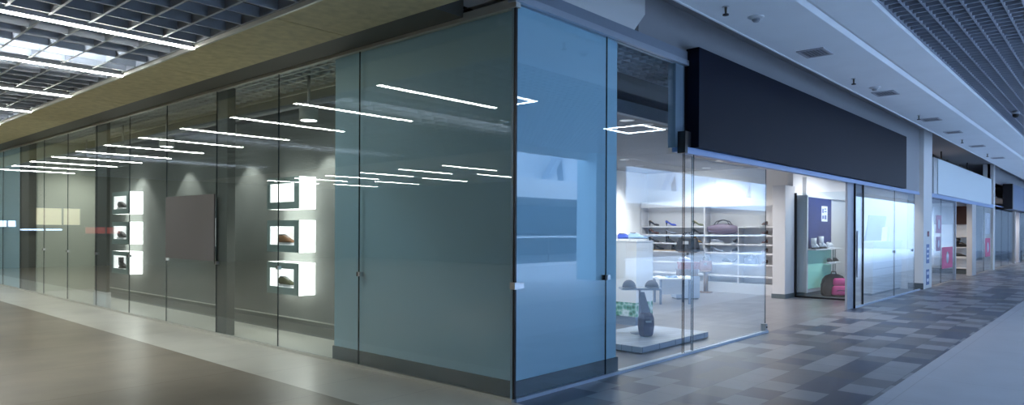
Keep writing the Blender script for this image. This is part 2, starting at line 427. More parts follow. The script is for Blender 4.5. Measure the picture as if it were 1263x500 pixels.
TAN = mat('leather_tan', (.34, .16, .06, 1), .5); BLK = mat('leather_black', (.015, .015, .018, 1), .35)
OLV = mat('suede_olive', (.10, .11, .05, 1), .8); BRN = mat('leather_brown', (.12, .05, .035, 1), .5)
GRYB = mat('suede_grey', (.30, .33, .40, 1), .7); BLU = mat('canvas_blue', (.03, .07, .45, 1), .7)
LBLU = mat('canvas_light_blue', (.35, .5, .72, 1), .7); LILAC = mat('mesh_lilac', (.5, .55, .8, 1), .7)
YEL = mat('suede_yellow', (.42, .24, .05, 1), .6); PINK = mat('nylon_pink', (.85, .08, .30, 1), .6)
# shoes in the light boxes (seen side on, toes to the right = -y)
shoe('sneaker', (.665, 5.08, 1.165+.1015), -PI/2, 'tan low shoe inside the middle light box of the right column', TAN, 1.35)
shoe('sneaker', (.665, 5.06, .575+.1015), -PI/2, 'mottled olive shoe inside the bottom light box of the right column', OLV, 1.3)
shoe('sneaker', (.665, 11.33, 1.765+.1015), -PI/2, 'dark shoe inside the top light box of the left column', BLK, 1.4)
shoe('sneaker', (.665, 11.33, 1.165+.1015), -PI/2, 'dark shoe inside the middle light box of the left column', BLK, 1.4)
shoe('boot', (.665, 11.26, .575+.1015), -PI/2, 'dark ankle boot inside the bottom light box of the left column', BLK, 1.15)

# ================================================================= BLANK GREY PANEL + POSTER
r = empty('blank_panel', (-.03, 5.6, 1.03), 'blank grey rectangular panel mounted on the left glass above the clamps', 'panel')
b = MB(); b.box(-.008, .012, 0, 1.64, 0, .945); b.build('panel_face', SIGNG, r)
for y in (.1, 1.54): MB().box(.012, .023, y-.02, y+.02, .03, .07).build('standoff', STEEL, r)
r = empty('wall_poster', (.845, 7.25, 1.15), 'white shape poster on the dark display wall, mostly hidden by the grey panel', 'poster')
b = MB(); b.box(-.006, .012, -.0, .9, -.05, .62); b.build('backing', mat('poster_dark', (.08, .10, .11, 1), .6), r)
b = MB(); b.prism([(.0, .42), (.03, .55), (.22, .5), (.3, .3), (.2, .05), (.05, -.02), (.0, .08), (.08, .2), (.08, .33)], 'x', -.010, -.006); b.build('artwork', mat('poster_white', (.85, .86, .88, 1), .5), r)

# ================================================================= UPPER PART OF THE RIGHT FACADE
struct(MB().box(-.05, 3.1, -.05, .05, 3.46, 3.52).build('trim_11', mat('rail_light', (.45, .52, .62, 1), .4, .3)), 'lower lip of the right glass rail')
struct(MB().box(-.03, 3.1, -.03, .05, 3.52, 3.63).build('trim_12', RAILM), 'top rail of the right glass')
struct(MB().prism([(-.0, .05), (.0, .58), (0, .86)], 'z', 3.53, 3.54).build('trim_13', WHITE))
# column head
b = MB(); b.prism([(0, 3.63), (1.88, 3.63), (2.10, 3.85), (2.10, 4.9), (0, 4.9)], 'y', -.02, .5)
struct(b.build('wall_head', WHITE), 'white column head with chamfered corner above the glass rail')
b = MB(); b.prism([(-.0, 3.535), (.58, 3.535), (.86, 3.67), (.86, 4.9), (0, 4.9)], 'x', -.012, .5)
struct(b.build('wall_head_return', WHITE))
# ceilings on the right
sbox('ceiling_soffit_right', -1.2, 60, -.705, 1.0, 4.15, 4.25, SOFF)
b = MB(); b.box(-1.2, 60, -1.58, -.705, 3.70, 3.82); b.box(-1.2, 60, -.735, -.70, 3.694, 3.82)
struct(b.build('ceiling_right', CEILW, bevel=.008), 'white plaster ceiling strip over the right walkway')
b = MB(); b.prism([(-1.58, 3.70), (-1.62, 3.735), (-1.66, 3.72), (-2.10, 3.72), (-2.10, 3.85), (-1.58, 3.85)], 'x', -1.2, 60)
struct(b.build('ceiling_right_edge', CEILW))
grid(-1.0, 60, -8.0, -2.12, 3.76, .06, .16, .15, .018, 'ceiling_grid_right', GRIDR, 'fine open cell grid ceiling over the right walkway')
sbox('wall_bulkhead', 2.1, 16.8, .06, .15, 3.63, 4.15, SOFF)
sbox('trim_14', -1.2, 60, -8.1, -8.0, 3.55, 4.9, WHITE)

# ceiling fittings on the white strip (z = 3.70)
def vent(x, label):
    r = empty('ceiling_vent', (x, -1.07, 3.70), label, 'vent', 0, 'vents in the right ceiling')
    b = MB(); b.box(-.2, .2, -.16, -.13, -.012, 0); b.box(-.2, .2, .13, .16, -.012, 0); b.box(-.2, -.17, -.13, .13, -.012, 0); b.box(.17, .2, -.13, .13, -.012, 0)
    b.build('frame', mat('vent_frame', (.42, .44, .50, 1), .5), r)
    b = MB()
    for k in range(7): y = -.115+.0385*k; b.box(-.17, .17, y-.011, y+.011, -.009, -.002)
    b.build('louvres', mat('vent_louvre', (.20, .21, .25, 1), .5), r)
    b = MB(); b.box(-.17, .17, -.13, .13, -.002, 0); b.build('backing', mat('vent_back', (.08, .085, .10, 1), .8), r)
    return r
vn = ['nearest and largest', 'second from the camera', 'third from the camera', 'fourth, above the white pillar', 'fifth from the camera', 'sixth and farthest']
v0 = vent(4.36, 'grey louvred vent in the right white ceiling, %s' % vn[0])
for k, x in enumerate((7.68, 11.1, 13.4, 16.7, 20.5)): dup(v0, (x, -1.07, 3.70), 0, 'grey louvred vent in the right white ceiling, %s' % vn[k+1])
def detector(x, y, label):
    r = empty('smoke_detector', (x, y, 3.70), label, 'smoke detector', 0, 'round smoke detectors')
    b = MB(); b.lathe([(0, -.022), (.05, -.022), (.075, -.010), (.085, 0), (0, 0)], n=24); b.build('base', mat('detector_white', (.6, .63, .68, 1), .5), r)
    b = MB(); b.lathe([(0, -.05), (.028, -.05), (.04, -.036), (.045, -.022), (0, -.022)], n=20); b.build('sensor_head', mat('detector_grey', (.3, .33, .38, 1), .5), r)
    return r
d0 = detector(2.5, -1.09, 'round smoke detector in the right ceiling nearest the camera')
dup(d0, (7.1, -1.06, 3.70), 0, 'round smoke detector in the right ceiling beside the second vent')
def sprinkler(x, y, label):
    r = empty('ceiling_sprinkler', (x, y, 3.70), label, 'sprinkler', 0, 'ceiling sprinklers')
    b = MB(); b.lathe([(0, -.006), (.036, -.006), (.036, .004), (0, .004)], n=18); b.build('escutcheon', mat('detector_white', None), r)
    b = MB(); b.lathe([(0, -.075), (.010, -.075), (.012, -.03), (.014, -.006), (0, -.006)], n=10); b.build('nozzle', BEAM, r)
    b = MB(); b.lathe([(0, -.088), (.030, -.088), (.030, -.075), (0, -.075)], n=14); b.build('deflector', mat('sprinkler_dark', (.04, .045, .06, 1), .4), r)
    return r
s0 = sprinkler(1.98, -1.0, 'small dark sprinkler nearest the camera in the right ceiling')
for x, t in ((6.23, 'small dark sprinkler between the first and second ceiling vents'), (10.4, 'small dark sprinkler beside the third ceiling vent'), (15.0, 'small sprinkler just right of the white pillar top'), (19, 'farthest small sprinkler along the right ceiling')):
    dup(s0, (x, -1.0, 3.70), 0, t)
r = empty('ceiling_camera', (11.5, -2.38, 3.76), 'small dark security camera under the blue grid ceiling at right edge', 'camera')
b = MB(); b.lathe([(0, 0), (.06, 0), (.06, -.05), (0, -.05)], n=18); b.build('mount', mat('cam_grey', (.35, .37, .42, 1), .5), r)
b = MB(); b.lathe([(0, -.12), (.03, -.112), (.05, -.09), (.055, -.05), (0, -.05)], n=18); b.build('dome', BLACK, r)

# ================================================================= RIGHT FACADE GLASS
def pane_r(x0, x1, z1, y=0.0, name=None):
    global nw
    nw += 1
    return struct(MB().pane(x0+.004, x1-.004, y-.006, y+.006, .03, z1, 'y').build(name or 'window_%d' % nw, [GR, EDGE]))
o = pane_r(.012, 1.395, 3.46)
b = MB(); b.box(1.36, 1.395, -.022, .022, .99, 1.04); b.build('clamp', SEAL, o)
b = MB(); b.box(1.40, 1.45, -.022, .022, .99, 1.04); b.build('clamp', STEEL, o)
pane_r(1.395, 3.02, 3.46)
pane_r(3.05, 3.29, 2.42)
d = pane_r(3.295, 5.62, 2.40, .03, 'door_1')
b = MB(); b.box(5.545, 5.61, -.005, .065, .03, .13); b.build('lock', STEEL, d)
b = MB(); b.lathe([(0, 0), (.012, 0), (.012, .01), (0, .01)], n=10); k = b.build('keyhole', SEAL, d, loc=(5.58, -.006, .08)); k.rotation_euler.x = PI/2
struct(MB().box(.01, 5.62, -.022, .045, 0, .03).build('trim_15', mat('floor_rail', (.55, .66, .80, 1), .35, .3)), 'floor rail of the right glass')
struct(MB().box(9.95, 15.6, -.02, .02, 0, .03).build('trim_16', mat('floor_rail', None)))
pane_r(9.93, 10.5, 2.42); o = pane_r(10.52, 13.03, 2.42)
b = MB(); b.box(12.99, 13.05, -.03, .03, 1.0, 1.06); b.build('clamp', STEEL, o)
o = pane_r(13.03, 15.0, 2.42)
b = MB(); b.box(14.75, 14.81, -.03, .03, 1.0, 1.06); b.build('clamp', STEEL, o)
sbox('trim_17', 9.5, 9.9, .0, .04, 0, 2.42, mat('jamb_blue', (.38, .41, .48, 1), .4, .2))
sbox('trim_18', 9.905, 9.93, -.03, .03, 0, 2.42, SEAL)
sbox('trim_19', 10.495, 10.525, -.02, .02, .03, 2.42, SEAL)
b = MB(); b.box(9.955, 9.985, -.06, -.03, .6, 1.5); b.box(9.96, 9.98, -.035, -.004, .7, .72); b.box(9.96, 9.98, -.035, -.004, 1.38, 1.4)
struct(b.build('trim_20', STEEL), 'vertical pull handle beside the door opening')
# header rail + post beside the fascia
b = MB(); b.box(2.86, 15.0, -.11, .06, 2.42, 2.475); b.box(2.86, 15.0, -.115, -.10, 2.40, 2.45)
struct(b.build('trim_21', mat('header_blue', (.22, .33, .58, 1), .35, .4)), 'sliding door header under the dark fascia')
sbox('trim_22', 2.83, 3.04, .0, .1, 2.47, 3.46, mat('post_blue', (.30, .38, .46, 1), .4))
b = MB(); b.box(2.88, 3.02, -.10, 0, 2.49, 2.66); b.box(2.84, 2.90, -.12, -.02, 2.40, 2.49)
struct(b.build('trim_23', SEAL), 'black door closer box at the end of the header')
r = empty('fascia_sign', (3.06, -.18, 2.478), 'long blank black fascia sign box over the open shop door', 'sign')
b = MB(); b.box(0, 10.25, 0, .17, 0, 1.185); b.build('box_body', NAVY, r, bevel=.006)
b = MB(); b.box(-.004, 10.25, .17, .19, .02, 1.16); b.build('back_frame', SEAL, r)
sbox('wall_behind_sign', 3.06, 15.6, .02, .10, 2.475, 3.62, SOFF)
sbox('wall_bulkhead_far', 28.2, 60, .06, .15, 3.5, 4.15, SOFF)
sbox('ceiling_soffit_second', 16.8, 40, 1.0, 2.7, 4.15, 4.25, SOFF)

# ================================================================= SHOE STORE
sbox('ceiling_store', .95, 16, .95, 5.75, 3.0, 3.06, STOREC)
sbox('trim_24', 1.64, 15.7, .86, .95, 2.99, 3.16, mat('store_beam', (.20, .28, .38, 1), .5))
grid(1.66, 15.7, .12, .86, 3.50, .05, .16, .12, .012, 'ceiling_store_grid', GRIDL, 'open grid above the shop window')
sbox('wall_store_back', .95, 16, 5.65, 5.75, 0, 3.0, STOREW)
sbox('wall_store_left', .951, 1.0, 2.77, 5.65, 0, 3.0, STOREW)
sbox('wall_shelf', 11.7, 11.8, 1.92, 5.65, 0, 3.0, STOREW)
sbox('wall_vitrine', 11.39, 15.8, 1.69, 1.8, 0, 3.0, STOREW)
b = MB(); b.box(10.8, 11.385, 1.645, 1.92, 0, 2.5)
struct(b.build('wall_partition', mat('partition_white', (.62, .63, .66, 1), .6)), 'white partition end beside the glazed case')
b = MB(); b.box(10.785, 11.385, 1.63, 1.935, 0, .1); struct(b.build('baseboard_partition', BASEB))
sbox('wall_side', 15.7, 15.8, .3, 1.7, 0, 3.0, STOREW)
# store downlights
def downlight(x, y, label):
    r = empty('downlight', (x, y, 3.0), label, 'ceiling light', 0, 'round downlights in the shoe shop ceiling')
    b = MB(); b.lathe([(.075, -.006), (.10, -.008), (.105, 0), (.07, 0)], n=24); b.build('bezel', STEEL, r)
    b = MB(); b.lathe([(0, -.005), (.076, -.005), (.076, -.001), (0, -.001)], n=24); b.build('lens', DOWNW, r)
    return r
dn = downlight(3.6, 1.15, 'round downlight in the shop ceiling, left one of three in a row')
dpos = [(4.1, 1.15, 'round downlight in the shop ceiling, middle one of three in a row'), (4.6, 1.15, 'round downlight in the shop ceiling, right one of three in a row'),
        (8.1, 4.05, 'round downlight in the shop ceiling above the white back wall')]
for x, y, t in dpos: dup(dn, (x, y, 3.0), 0, t)
hid = [(2.4, 3.9), (5.4, 4.6), (7.0, 2.2), (9.6, 2.6), (9.6, 4.6), (5.2, 2.6), (11.0, 3.6), (8.4, .98)]
for x, y in hid: dup(dn, (x, y, 3.0), 0, 'round downlight in the shop ceiling hidden behind the fascia')
for x, y in [(4.1, 1.2), (8.1, 4.05)]+hid:
    spot((x, y, 2.985), (0, 0, 0), 190, math.radians(150), .6, (1, .965, .93), .08)
for x, y in [(10.7, 5.0), (10.7, 3.6), (10.7, 2.6)]:
    o = spot((x, y, 2.98), (0, math.radians(28), 0), 115, math.radians(110), .6, (1, .97, .95), .08)
for x, y in [(5.2, 4.7), (7.4, 4.7), (9.2, 4.7)]:
    o = spot((x, y, 2.98), (math.radians(28), 0, 0), 150, math.radians(110), .6, (1, .97, .95), .08)
for x, y, P in [(11.9, .16, 115), (13.0, .16, 85), (14.6, .20, 55)]:
    spot((x, y, 2.9), (math.radians(25), 0, 0), P, math.radians(140), .6, (.95, .98, 1), .08)  # unseen spots added to brighten the glazed case and the counter

import mathutils
def aim(a, b, P, ang=60):
    d = Vector(b)-Vector(a)
    return spot(a, d.to_track_quat('-Z', 'Y').to_euler(), P, math.radians(ang), .5, (1, .97, .94), .06)
aim((3.6, 1.15, 2.98), (5.0, 1.95, .9), 130)  # this and the next are extra spots that brighten the pedestal faces
aim((4.6, 1.15, 2.98), (5.0, 1.95, .9), 90)
aim((9.0, 3.0, 2.98), (11.4, 4.5, 1.2), 120, 90)
# shoe shelf along the wall x = 11.7
sh = empty('shoe_shelf', (11.7, 2.1, 0), 'long white wall shelving full of shoes at the back of the shop', 'shelving')
SM = mat('shelf_white', (.66, .66, .69, 1), .5)
ZS = [1.60, 1.39, 1.175, .965, .70, .42]
for z in ZS:
    if z == ZS[0]:      # the top board is left out over the big duffel bag
        MB().box(-.32, 0, 0, .86, z-.035, z).build('shelf', SM, sh); MB().box(-.32, 0, 1.74, 3.52, z-.035, z).build('shelf', SM, sh); continue
    MB().box(-.32, 0, 0, 3.52, z-.035, z).build('shelf', SM, sh)
MB().box(-.34, 0, 0, 3.52, 2.08, 2.22).build('cornice', mat('shelf_cornice', (.85, .85, .86, 1), .5), sh)
MB().box(-.33, 0, 3.50, 3.53, 0, 2.08).build('side_panel', SM, sh)
MB().box(-.33, 0, -.03, 0, 0, 2.08).build('side_panel', SM, sh)
MB().box(-.34, 0, 0, 3.5, .0, .24).build('plinth', mat('shelf_plinth', (.5, .52, .56, 1), .5), sh)
MB().box(-.32, 0, 1.72, 1.75, .24, 2.08).build('upright', SM, sh)
MB().box(-.31, 0, .86, .88, .24, 1.6).build('upright', SM, sh)
rown = ['top shelf', 'second shelf', 'third shelf', 'fourth shelf']
colsY = [5.40, 5.02, 4.74, 4.36]
ord_ = ['first from the left', 'second from the left', 'third from the left', 'fourth from the left']
pal = [[('pump', BLK), ('pump', BLU), ('pump', OLV), None], [('pump', BRN), ('pump', GRYB), ('pump', BLK), None],
       [('pump', BLK), ('boot', BLK), ('boot', YEL), ('sneaker', GRYB)]]
cn = {BLK: 'black', BLU: 'blue', OLV: 'olive', BRN: 'brown', GRYB: 'grey', YEL: 'tan yellow'}
kn = {'pump': 'high-heeled shoe', 'boot': 'ankle boot', 'sneaker': 'low shoe'}
YS = [5.45, 4.96, 4.20, 3.72]
protos = {}
def put(kind, m, loc, rz, label, s, group='shoes on the shop wall shelves'):
    loc = (loc[0], loc[1], loc[2]+.0015)
    k = (kind, m.name, s)
    if k in protos: return dup(protos[k], loc, rz, label, group)
    protos[k] = shoe(kind, loc, rz, label, m, s, group); return protos[k]
for i, row in enumerate(pal):
    for j, it in enumerate(row):
        if it is None: continue
        put(it[0], it[1], (11.50, YS[j], ZS[i]), -PI/2, '%s %s on the %s of the shop wall, %s' % (cn[it[1]], kn[it[0]], rown[i], ord_[j]), .9 if it[0] == 'boot' else 1.2)
# shoes seen toe-on in the right half, and the column at the far right
for i, z in enumerate(ZS[2:5]):
    put('sneaker', BLK, (11.62, 3.08, z), PI, 'black shoe pointing outwards on the %s, right half of the wall shelving' % ['third shelf', 'fourth shelf', 'fifth shelf'][i], 1.15)
for i, z in enumerate(ZS[:5]):
    put('sneaker', BRN, (11.62, 2.36, z), PI, 'dark shoe at the right end of the %s, beside the partition' % ['top shelf', 'second shelf', 'third shelf', 'fourth shelf', 'fifth shelf'][i], 1.05)
put('pump', GRYB, (11.5, 3.70, ZS[3]), -PI/2, 'grey high-heeled shoe on the fourth shelf below the purple bag', 1.2)
put('sneaker', BLK, (11.5, 3.42, ZS[4]), -PI/2, 'black low shoe on the fifth shelf beside the dark handbag', 1.1)
# wooden tray with shoes
r = empty('wooden_tray', (11.52, 5.42, ZS[3]+.0015), 'pale wooden open tray frame standing on the fourth shelf at left', 'tray')
b = MB(); b.box(-.1, .1, -1.02, 0, 0, .018); b.build('base', WOOD, r)
b = MB(); b.box(-.1, .1, -1.02, 0, .185, .20); b.build('top', WOOD, r)
b = MB(); b.box(-.1, .1, -1.02, -1.0, .018, .185); b.build('side', WOOD, r)
b = MB(); b.box(-.1, .1, -.02, 0, .018, .185); b.build('side', WOOD, r)
put('pump', BLK, (11.5, 5.30, ZS[3]+.018), -PI/2, 'black high-heeled shoe at the left inside the wooden tray', 1.2)
put('boot', BLK, (11.5, 4.80, ZS[3]+.018), -PI/2, 'black ankle boot at the right inside the wooden tray', .85)

def duffel(loc, rotz, L, h, m, label, hm, cat='bag'):
    r = empty('duffel_bag', loc, label, cat, rotz)
    b = MB(); rs = []
    for k in range(11):
        t = k/10; x = (t-.5)*L; q = math.sin(PI*min(max(t, .04), .96))**.35
        rs.append(ell(x, h*.5*q, h*.5*(1-q), h*(.5+.5*q)))
    b.rings(rs); b.build('body', m, r)
    for sy in (-1, 1):
        b = MB(); b.tube([(-L*.25, sy*h*.3, h*.9), (-L*.18, sy*h*.2, h*1.2), (0, sy*h*.14, h*1.34), (L*.18, sy*h*.2, h*1.2), (L*.25, sy*h*.3, h*.9)], .012, 8); b.build('handle', hm, r)
    b = MB(); b.box(-L*.36, L*.36, -.01, .01, h*.985, h*1.005); b.build('zip', STEEL, r)
    return r
duffel((11.52, 3.41, ZS[1]+.0015), PI/2, .78, .27, mat('nylon_purple', (.16, .12, .17, 1), .5), 'purple grey duffel bag on the second shelf of the shop wall', BLK)
def tote(loc, rotz, w, h, d, m, label, hm, name='handbag'):
    r = empty(name, loc, label, 'bag', rotz)
    b = MB(); rs = []
    for k, (z, s) in enumerate([(0, .86), (.02, 1), (.35, 1.0), (.7, .93), (1, .84)]):
        rs.append([(s*w/2*cx, (1.05-.5*z)*d/2*cy, z*h) for cx, cy in ((-1, -.8), (-.8, -1), (.8, -1), (1, -.8), (1, .8), (.8, 1), (-.8, 1), (-1, .8))])
    b.rings(rs, sm=False); b.build('body', m, r, bevel=.006)
    for sy in (-1, 1):
        b = MB(); b.tube([(-w*.25, sy*d*.28, h*.8), (-w*.23, sy*d*.26, h*1.15), (-w*.1, sy*d*.2, h*1.42), (w*.1, sy*d*.2, h*1.42), (w*.23, sy*d*.26, h*1.15), (w*.25, sy*d*.28, h*.8)], .009, 8); b.build('handle', hm, r)
    b = MB(); b.box(-w*.12, w*.12, -d*.5, -d*.40, h*.55, h*.78); b.build('clasp', STEEL, r)
    return r
st2 = empty('bag_stand', (11.08, 4.12, 0), 'tall slim wooden stand holding a big black bag before the shoe wall', 'stand')
MB().lathe([(0, 0), (.16, 0), (.16, .025), (0, .025)], n=24).build('base', mat('stand_wood', (.16, .10, .06, 1), .5), st2)
MB().lathe([(0, .025), (.03, .025), (.03, .95), (0, .95)], n=16).build('post', mat('stand_wood', None), st2)
MB().box(-.12, .12, -.2, .2, .95, .97).build('top', mat('stand_wood', None), st2)
tote((11.08, 4.12, .971), -PI/2, .56, .33, .22, BLK, 'big black handbag on the tall slim stand before the shoe wall', BLK)
tote((11.50, 2.69, ZS[4]+.0015), -PI/2, .30, .155, .18, mat('bag_navy', (.03, .05, .1, 1), .5), 'small navy handbag on the fifth shelf near the right end', BLK)
# bag stand with brown bag, in front of the shelves
st = empty('bag_stand', (11.0, 3.6, 0), 'slim wooden display stand holding a brown bag before the shoe wall', 'stand')
MB().lathe([(0, 0), (.16, 0), (.16, .025), (0, .025)], n=24).build('base', mat('stand_wood', (.16, .10, .06, 1), .5), st)
MB().lathe([(0, .025), (.055, .025), (.055, .50), (0, .50)], n=16).build('post', mat('stand_wood', None), st)
MB().lathe([(0, .50), (.15, .50), (.15, .53), (0, .53)], n=24).build('top', mat('stand_wood', None), st)
tote((11.0, 3.6, .531), -PI*.42, .30, .24, .15, BRN, 'reddish brown handbag with dark handles on the slim stand', BLK)

# white pedestal with two trainers, green picture below
pd = empty('display_pedestal', (4.82, 1.74, 0), 'tall white square display pedestal with two trainers on top', 'pedestal')
MB().box(0, .50, 0, .50, .36, 1.31).build('body', mat('pedestal_white', (.88, .88, .89, 1), .5), pd)
MB().box(-.005, .505, -.005, .505, 1.31, 1.33).build('top_board', mat('pedestal_white', None), pd)
MB().box(.03, .47, .03, .47, 0, .14).build('plinth', mat('plinth_blue', (.30, .38, .50, 1), .5), pd)
gm = bpy.data.materials.new('leaf_print'); gm.use_nodes = True
nt = gm.node_tree; n1 = nt.nodes.new('ShaderNodeTexVoronoi'); n1.inputs['Scale'].default_value = 14
cr = nt.nodes.new('ShaderNodeValToRGB'); e = cr.color_ramp.elements
e[0].color = (.02, .13, .07, 1); e[0].position = .15; e[1].color = (.75, .85, .85, 1); e[1].position = .8
k = e.new(.45); k.color = (.12, .42, .30, 1)
tc = nt.nodes.new('ShaderNodeTexCoord'); nt.links.new(tc.outputs['Object'], n1.inputs['Vector'])
nt.links.new(n1.outputs['Distance'], cr.inputs[0]); nt.links.new(cr.outputs[0], nt.nodes['Principled BSDF'].inputs['Base Color'])
MB().box(0, .50, 0, .50, .14, .36).build('printed_band', gm, pd)['label'] = 'band printed with green leaves'
shoe('sneaker', (4.94, 2.17, 1.331), -.75, 'blue trainer on the left of the white pedestal', BLU, 1.05)
shoe('sneaker', (4.95, 1.97, 1.331), -.75, 'pale blue trainer on the right of the white pedestal', LBLU, 1.15)
# low platform in the window
r = empty('display_platform', (2.78, .40, 0), 'low blue grey board platform standing in the shop window', 'platform')
MB().box(0, 1.75, 0, 1.05, .012, .085).build('deck', PLAT, r, bevel=.004)
MB().box(.03, 1.72, .03, 1.02, 0, .012).build('foot', BLACK, r)
# small table with caps
r = empty('side_table', (3.74, 1.02, .085), 'small grey table with two caps, standing on the window platform', 'table')
TB = mat('table_grey', (.30, .34, .42, 1), .4)
b = MB(); b.prism([(-.25, -.15), (.25, -.15), (.27, -.13), (.27, .13), (.25, .15), (-.25, .15), (-.27, .13), (-.27, -.13)], 'z', .60, .625); b.build('tabletop', TB, r)
MB().lathe([(0, .0), (.13, .0), (.13, .012), (.02, .02), (.016, .60), (0, .60)], n=20).build('pedestal_leg', TB, r)
r.rotation_euler.z = -.83
def cap(loc, rz, label):
    r = empty('cap', loc, label, 'cap', rz, 'caps on the small window table')
    m = mat('felt_slate', (.10, .11, .15, 1), .9)
    b = MB(); rs = []
    for k in range(6):
        a = k/5*PI/2; rs.append([(.112*math.cos(a)*math.cos(t)+.0*k, .095*math.cos(a)*math.sin(t), .005+.10*math.sin(a)) for t in [2*PI*i/16 for i in range(16)]])
    b.rings(rs); b.build('crown', m, r)
    b = MB(); P = [(-.06, 0)]; 
    pts = [(.08+.10*math.cos(t), .085*math.sin(t)) for t in [(-PI/2)+PI*i/10 for i in range(11)]]
    b.prism(pts, 'z', 0, .008); b.build('brim', m, r)
    return r
c0 = cap((3.64, 1.13, .7105), -2.4, 'dark slate cap on the left of the small window table')
dup(c0, (3.85, .90, .7105), -2.4, 'dark slate cap on the right of the small window table')
# sling bag leaning on the table
r = empty('sling_bag', (3.60, .84, .085), 'slate purple sling bag with long strap standing on the window platform', 'bag')
SLG = mat('canvas_slate', (.09, .09, .15, 1), .8, noise=.15, nscale=20)
b = MB(); rs = []
for z, w in ((0, .095), (.02, .115), (.14, .138), (.24, .132), (.295, .105), (.31, .06)):
    rs.append([(w*cx, w*.75*cy, z) for cx, cy in [(math.cos(2*PI*i/8+.39), math.sin(2*PI*i/8+.39)) for i in range(8)]])
b.rings(rs, sm=False); b.build('body', SLG, r)
b = MB(); rs = []
for z, w in ((.30, .062), (.40, .05), (.50, .038), (.585, .030)): rs.append([(.72*(w*cx-.20*(z-.3))+.012*cy*.69, -.69*(w*cx-.20*(z-.3))+.012*cy*.72, z) for cx, cy in ((-1, -1), (1, -1), (1, 1), (-1, 1))])
b.rings(rs, sm=False); b.build('strap', mat('webbing_grey', (.17, .18, .25, 1), .8), r)
b = MB(); b.box(-.05, .05, -.112, -.100, .19, .215); k = b.build('flap_buckle', STEEL, r); k.rotation_euler.z = -.83

# low desk with stacked boxes
r = empty('low_table', (8.25, 3.0, 0), 'low white table with papers before the shoe wall', 'table', -.75)
WT = mat('table_white', (.72, .74, .78, 1), .5)
MB().box(-.36, .36, -.25, .25, .50, .53).build('tabletop', WT, r)
for x in (-.30, .30):
    for y in (-.2, .2): MB().box(x-.02, x+.02, y-.02, y+.02, 0, .5).build('leg', mat('leg_blue', (.16, .22, .33, 1), .5), r)
MB().box(-.24, .22, -.01, .01, .18, .5).build('modesty_panel', WT, r)
for k, (x, y, rz, c, t) in enumerate([(8.02, 3.22, .2, (.75, .77, .8, 1), 'white open brochure at the left of the low white table'), (8.24, 3.0, -.1, (.10, .22, .45, 1), 'blue brochure in the middle of the low white table'), (8.46, 2.80, .1, (.6, .7, .8, 1), 'pale blue brochure at the right of the low white table')]):
    b = MB(); b.prism([(-.13, 0), (-.07, .03), (0, .008), (.07, .03), (.13, 0), (.14, .0), (0, 0), (-.14, 0)][:5], 'y', -.1, .1)
    tag(b.build('brochure', mat('paper_%d' % k, c, .6), loc=(x, y, .53), rotz=rz-.75), t, 'brochure', 'brochures on the low table')
r2 = empty('display_block', (9.3, 3.25, 0), 'tall pale block stand carrying shoe boxes in mid shop', 'stand', -.75)
MB().box(-.26, .26, -.18, .18, .03, .50).build('body', mat('block_blue', (.34, .42, .55, 1), .5), r2)
MB().box(-.24, .24, -.16, .16, 0, .03).build('plinth', BASEB, r2)
def carton(loc, sx, sy, sz, m, t):
    r = empty('shoe_box', loc, t, 'box', -.75, 'shoe boxes stacked in mid shop')
    MB().box(-sx/2, sx/2, -sy/2, sy/2, 0, sz*.75).build('base', m, r)
    MB().box(-sx/2-.006, sx/2+.006, -sy/2-.006, sy/2+.006, sz*.7, sz).build('lid', m, r)
carton((9.32, 3.22, .50), .40, .26, .15, mat('card_brown', (.13, .08, .06, 1), .6), 'dark brown shoe box at the bottom of the stack in mid shop')
carton((9.34, 3.2, .65), .40, .26, .15, mat('card_red', (.22, .055, .04, 1), .6), 'reddish brown shoe box on top of the stack in mid shop')
shoe('sneaker', (9.13, 3.31, .801), -.75, 'lilac trainer with dark lining on the reddish shoe box', LILAC, 1.15)
shoe('boot', (9.32, 3.28, .801), -.75, 'black ankle boot beside the lilac trainer on the shoe box', BLK, .75)
# hanging pale side panel in the window back
# ================================================================= VITRINE RIGHT OF THE DOOR
nw += 1
o = struct(MB().pane(11.376, 11.388, .55, 1.64, .03, 2.35, 'x').build('window_%d' % nw, [GR, EDGE]))
b = MB(); b.box(11.36, 11.40, 1.60, 1.645, 0, 2.35); b.box(11.36, 11.40, .50, .55, 0, 2.35); b.box(11.36, 11.40, .55, 1.60, 0, .035); b.build('frame', SEAL, o)
sbox('trim_25', 11.32, 11.42, .24, .50, 0, 2.6, mat('jamb_blue', None))
cb = empty('display_cabinet', (11.48, 1.42, 0), 'tall white display cabinet with blue upper panel and mint green lower panel', 'cabinet')
CW = mat('cabinet_white', (.72, .73, .75, 1), .5)
MB().box(0, 1.72, .0, .24, .10, 2.30).build('body', mat('cabinet_grey', (.5, .52, .56, 1), .5), cb)
MB().box(.02, 1.70, .02, .24, 0, .10).build('plinth', BASEB, cb)
MB().box(.10, 1.70, -.012, 0, 1.10, 2.26).build('blue_panel', mat('poster_navy', (.022, .035, .16, 1), .5, noise=.25, nscale=4), cb)
MB().box(.03, 1.71, -.012, 0, .18, 1.08).build('green_panel', mat('mint_green', (.42, .88, .70, 1), .5), cb)
MB().box(0, .05, -.02, 0, .1, 2.3).build('edge_strip', CW, cb)
MB().box(0, 1.72, -.02, 0, 2.26, 2.30).build('edge_strip', CW, cb)
r = empty('notice', (12.45, 1.4025, 1.72), 'small white notice with blue marks on the blue cabinet panel', 'notice')
MB().box(0, .42, 0, .005, 0, .36).build('sheet', mat('paper_white', (.8, .82, .86, 1), .5), r)
b = MB()
for x, z, w, h in ((.05, .2, .1, .1), (.2, .22, .15, .03), (.2, .28, .12, .03), (.05, .06, .12, .08), (.22, .05, .12, .1)): b.box(x, x+w, -.002, 0, z, z+h)
b.build('print', mat('ink_blue', (.1, .15, .4, 1), .5), r)
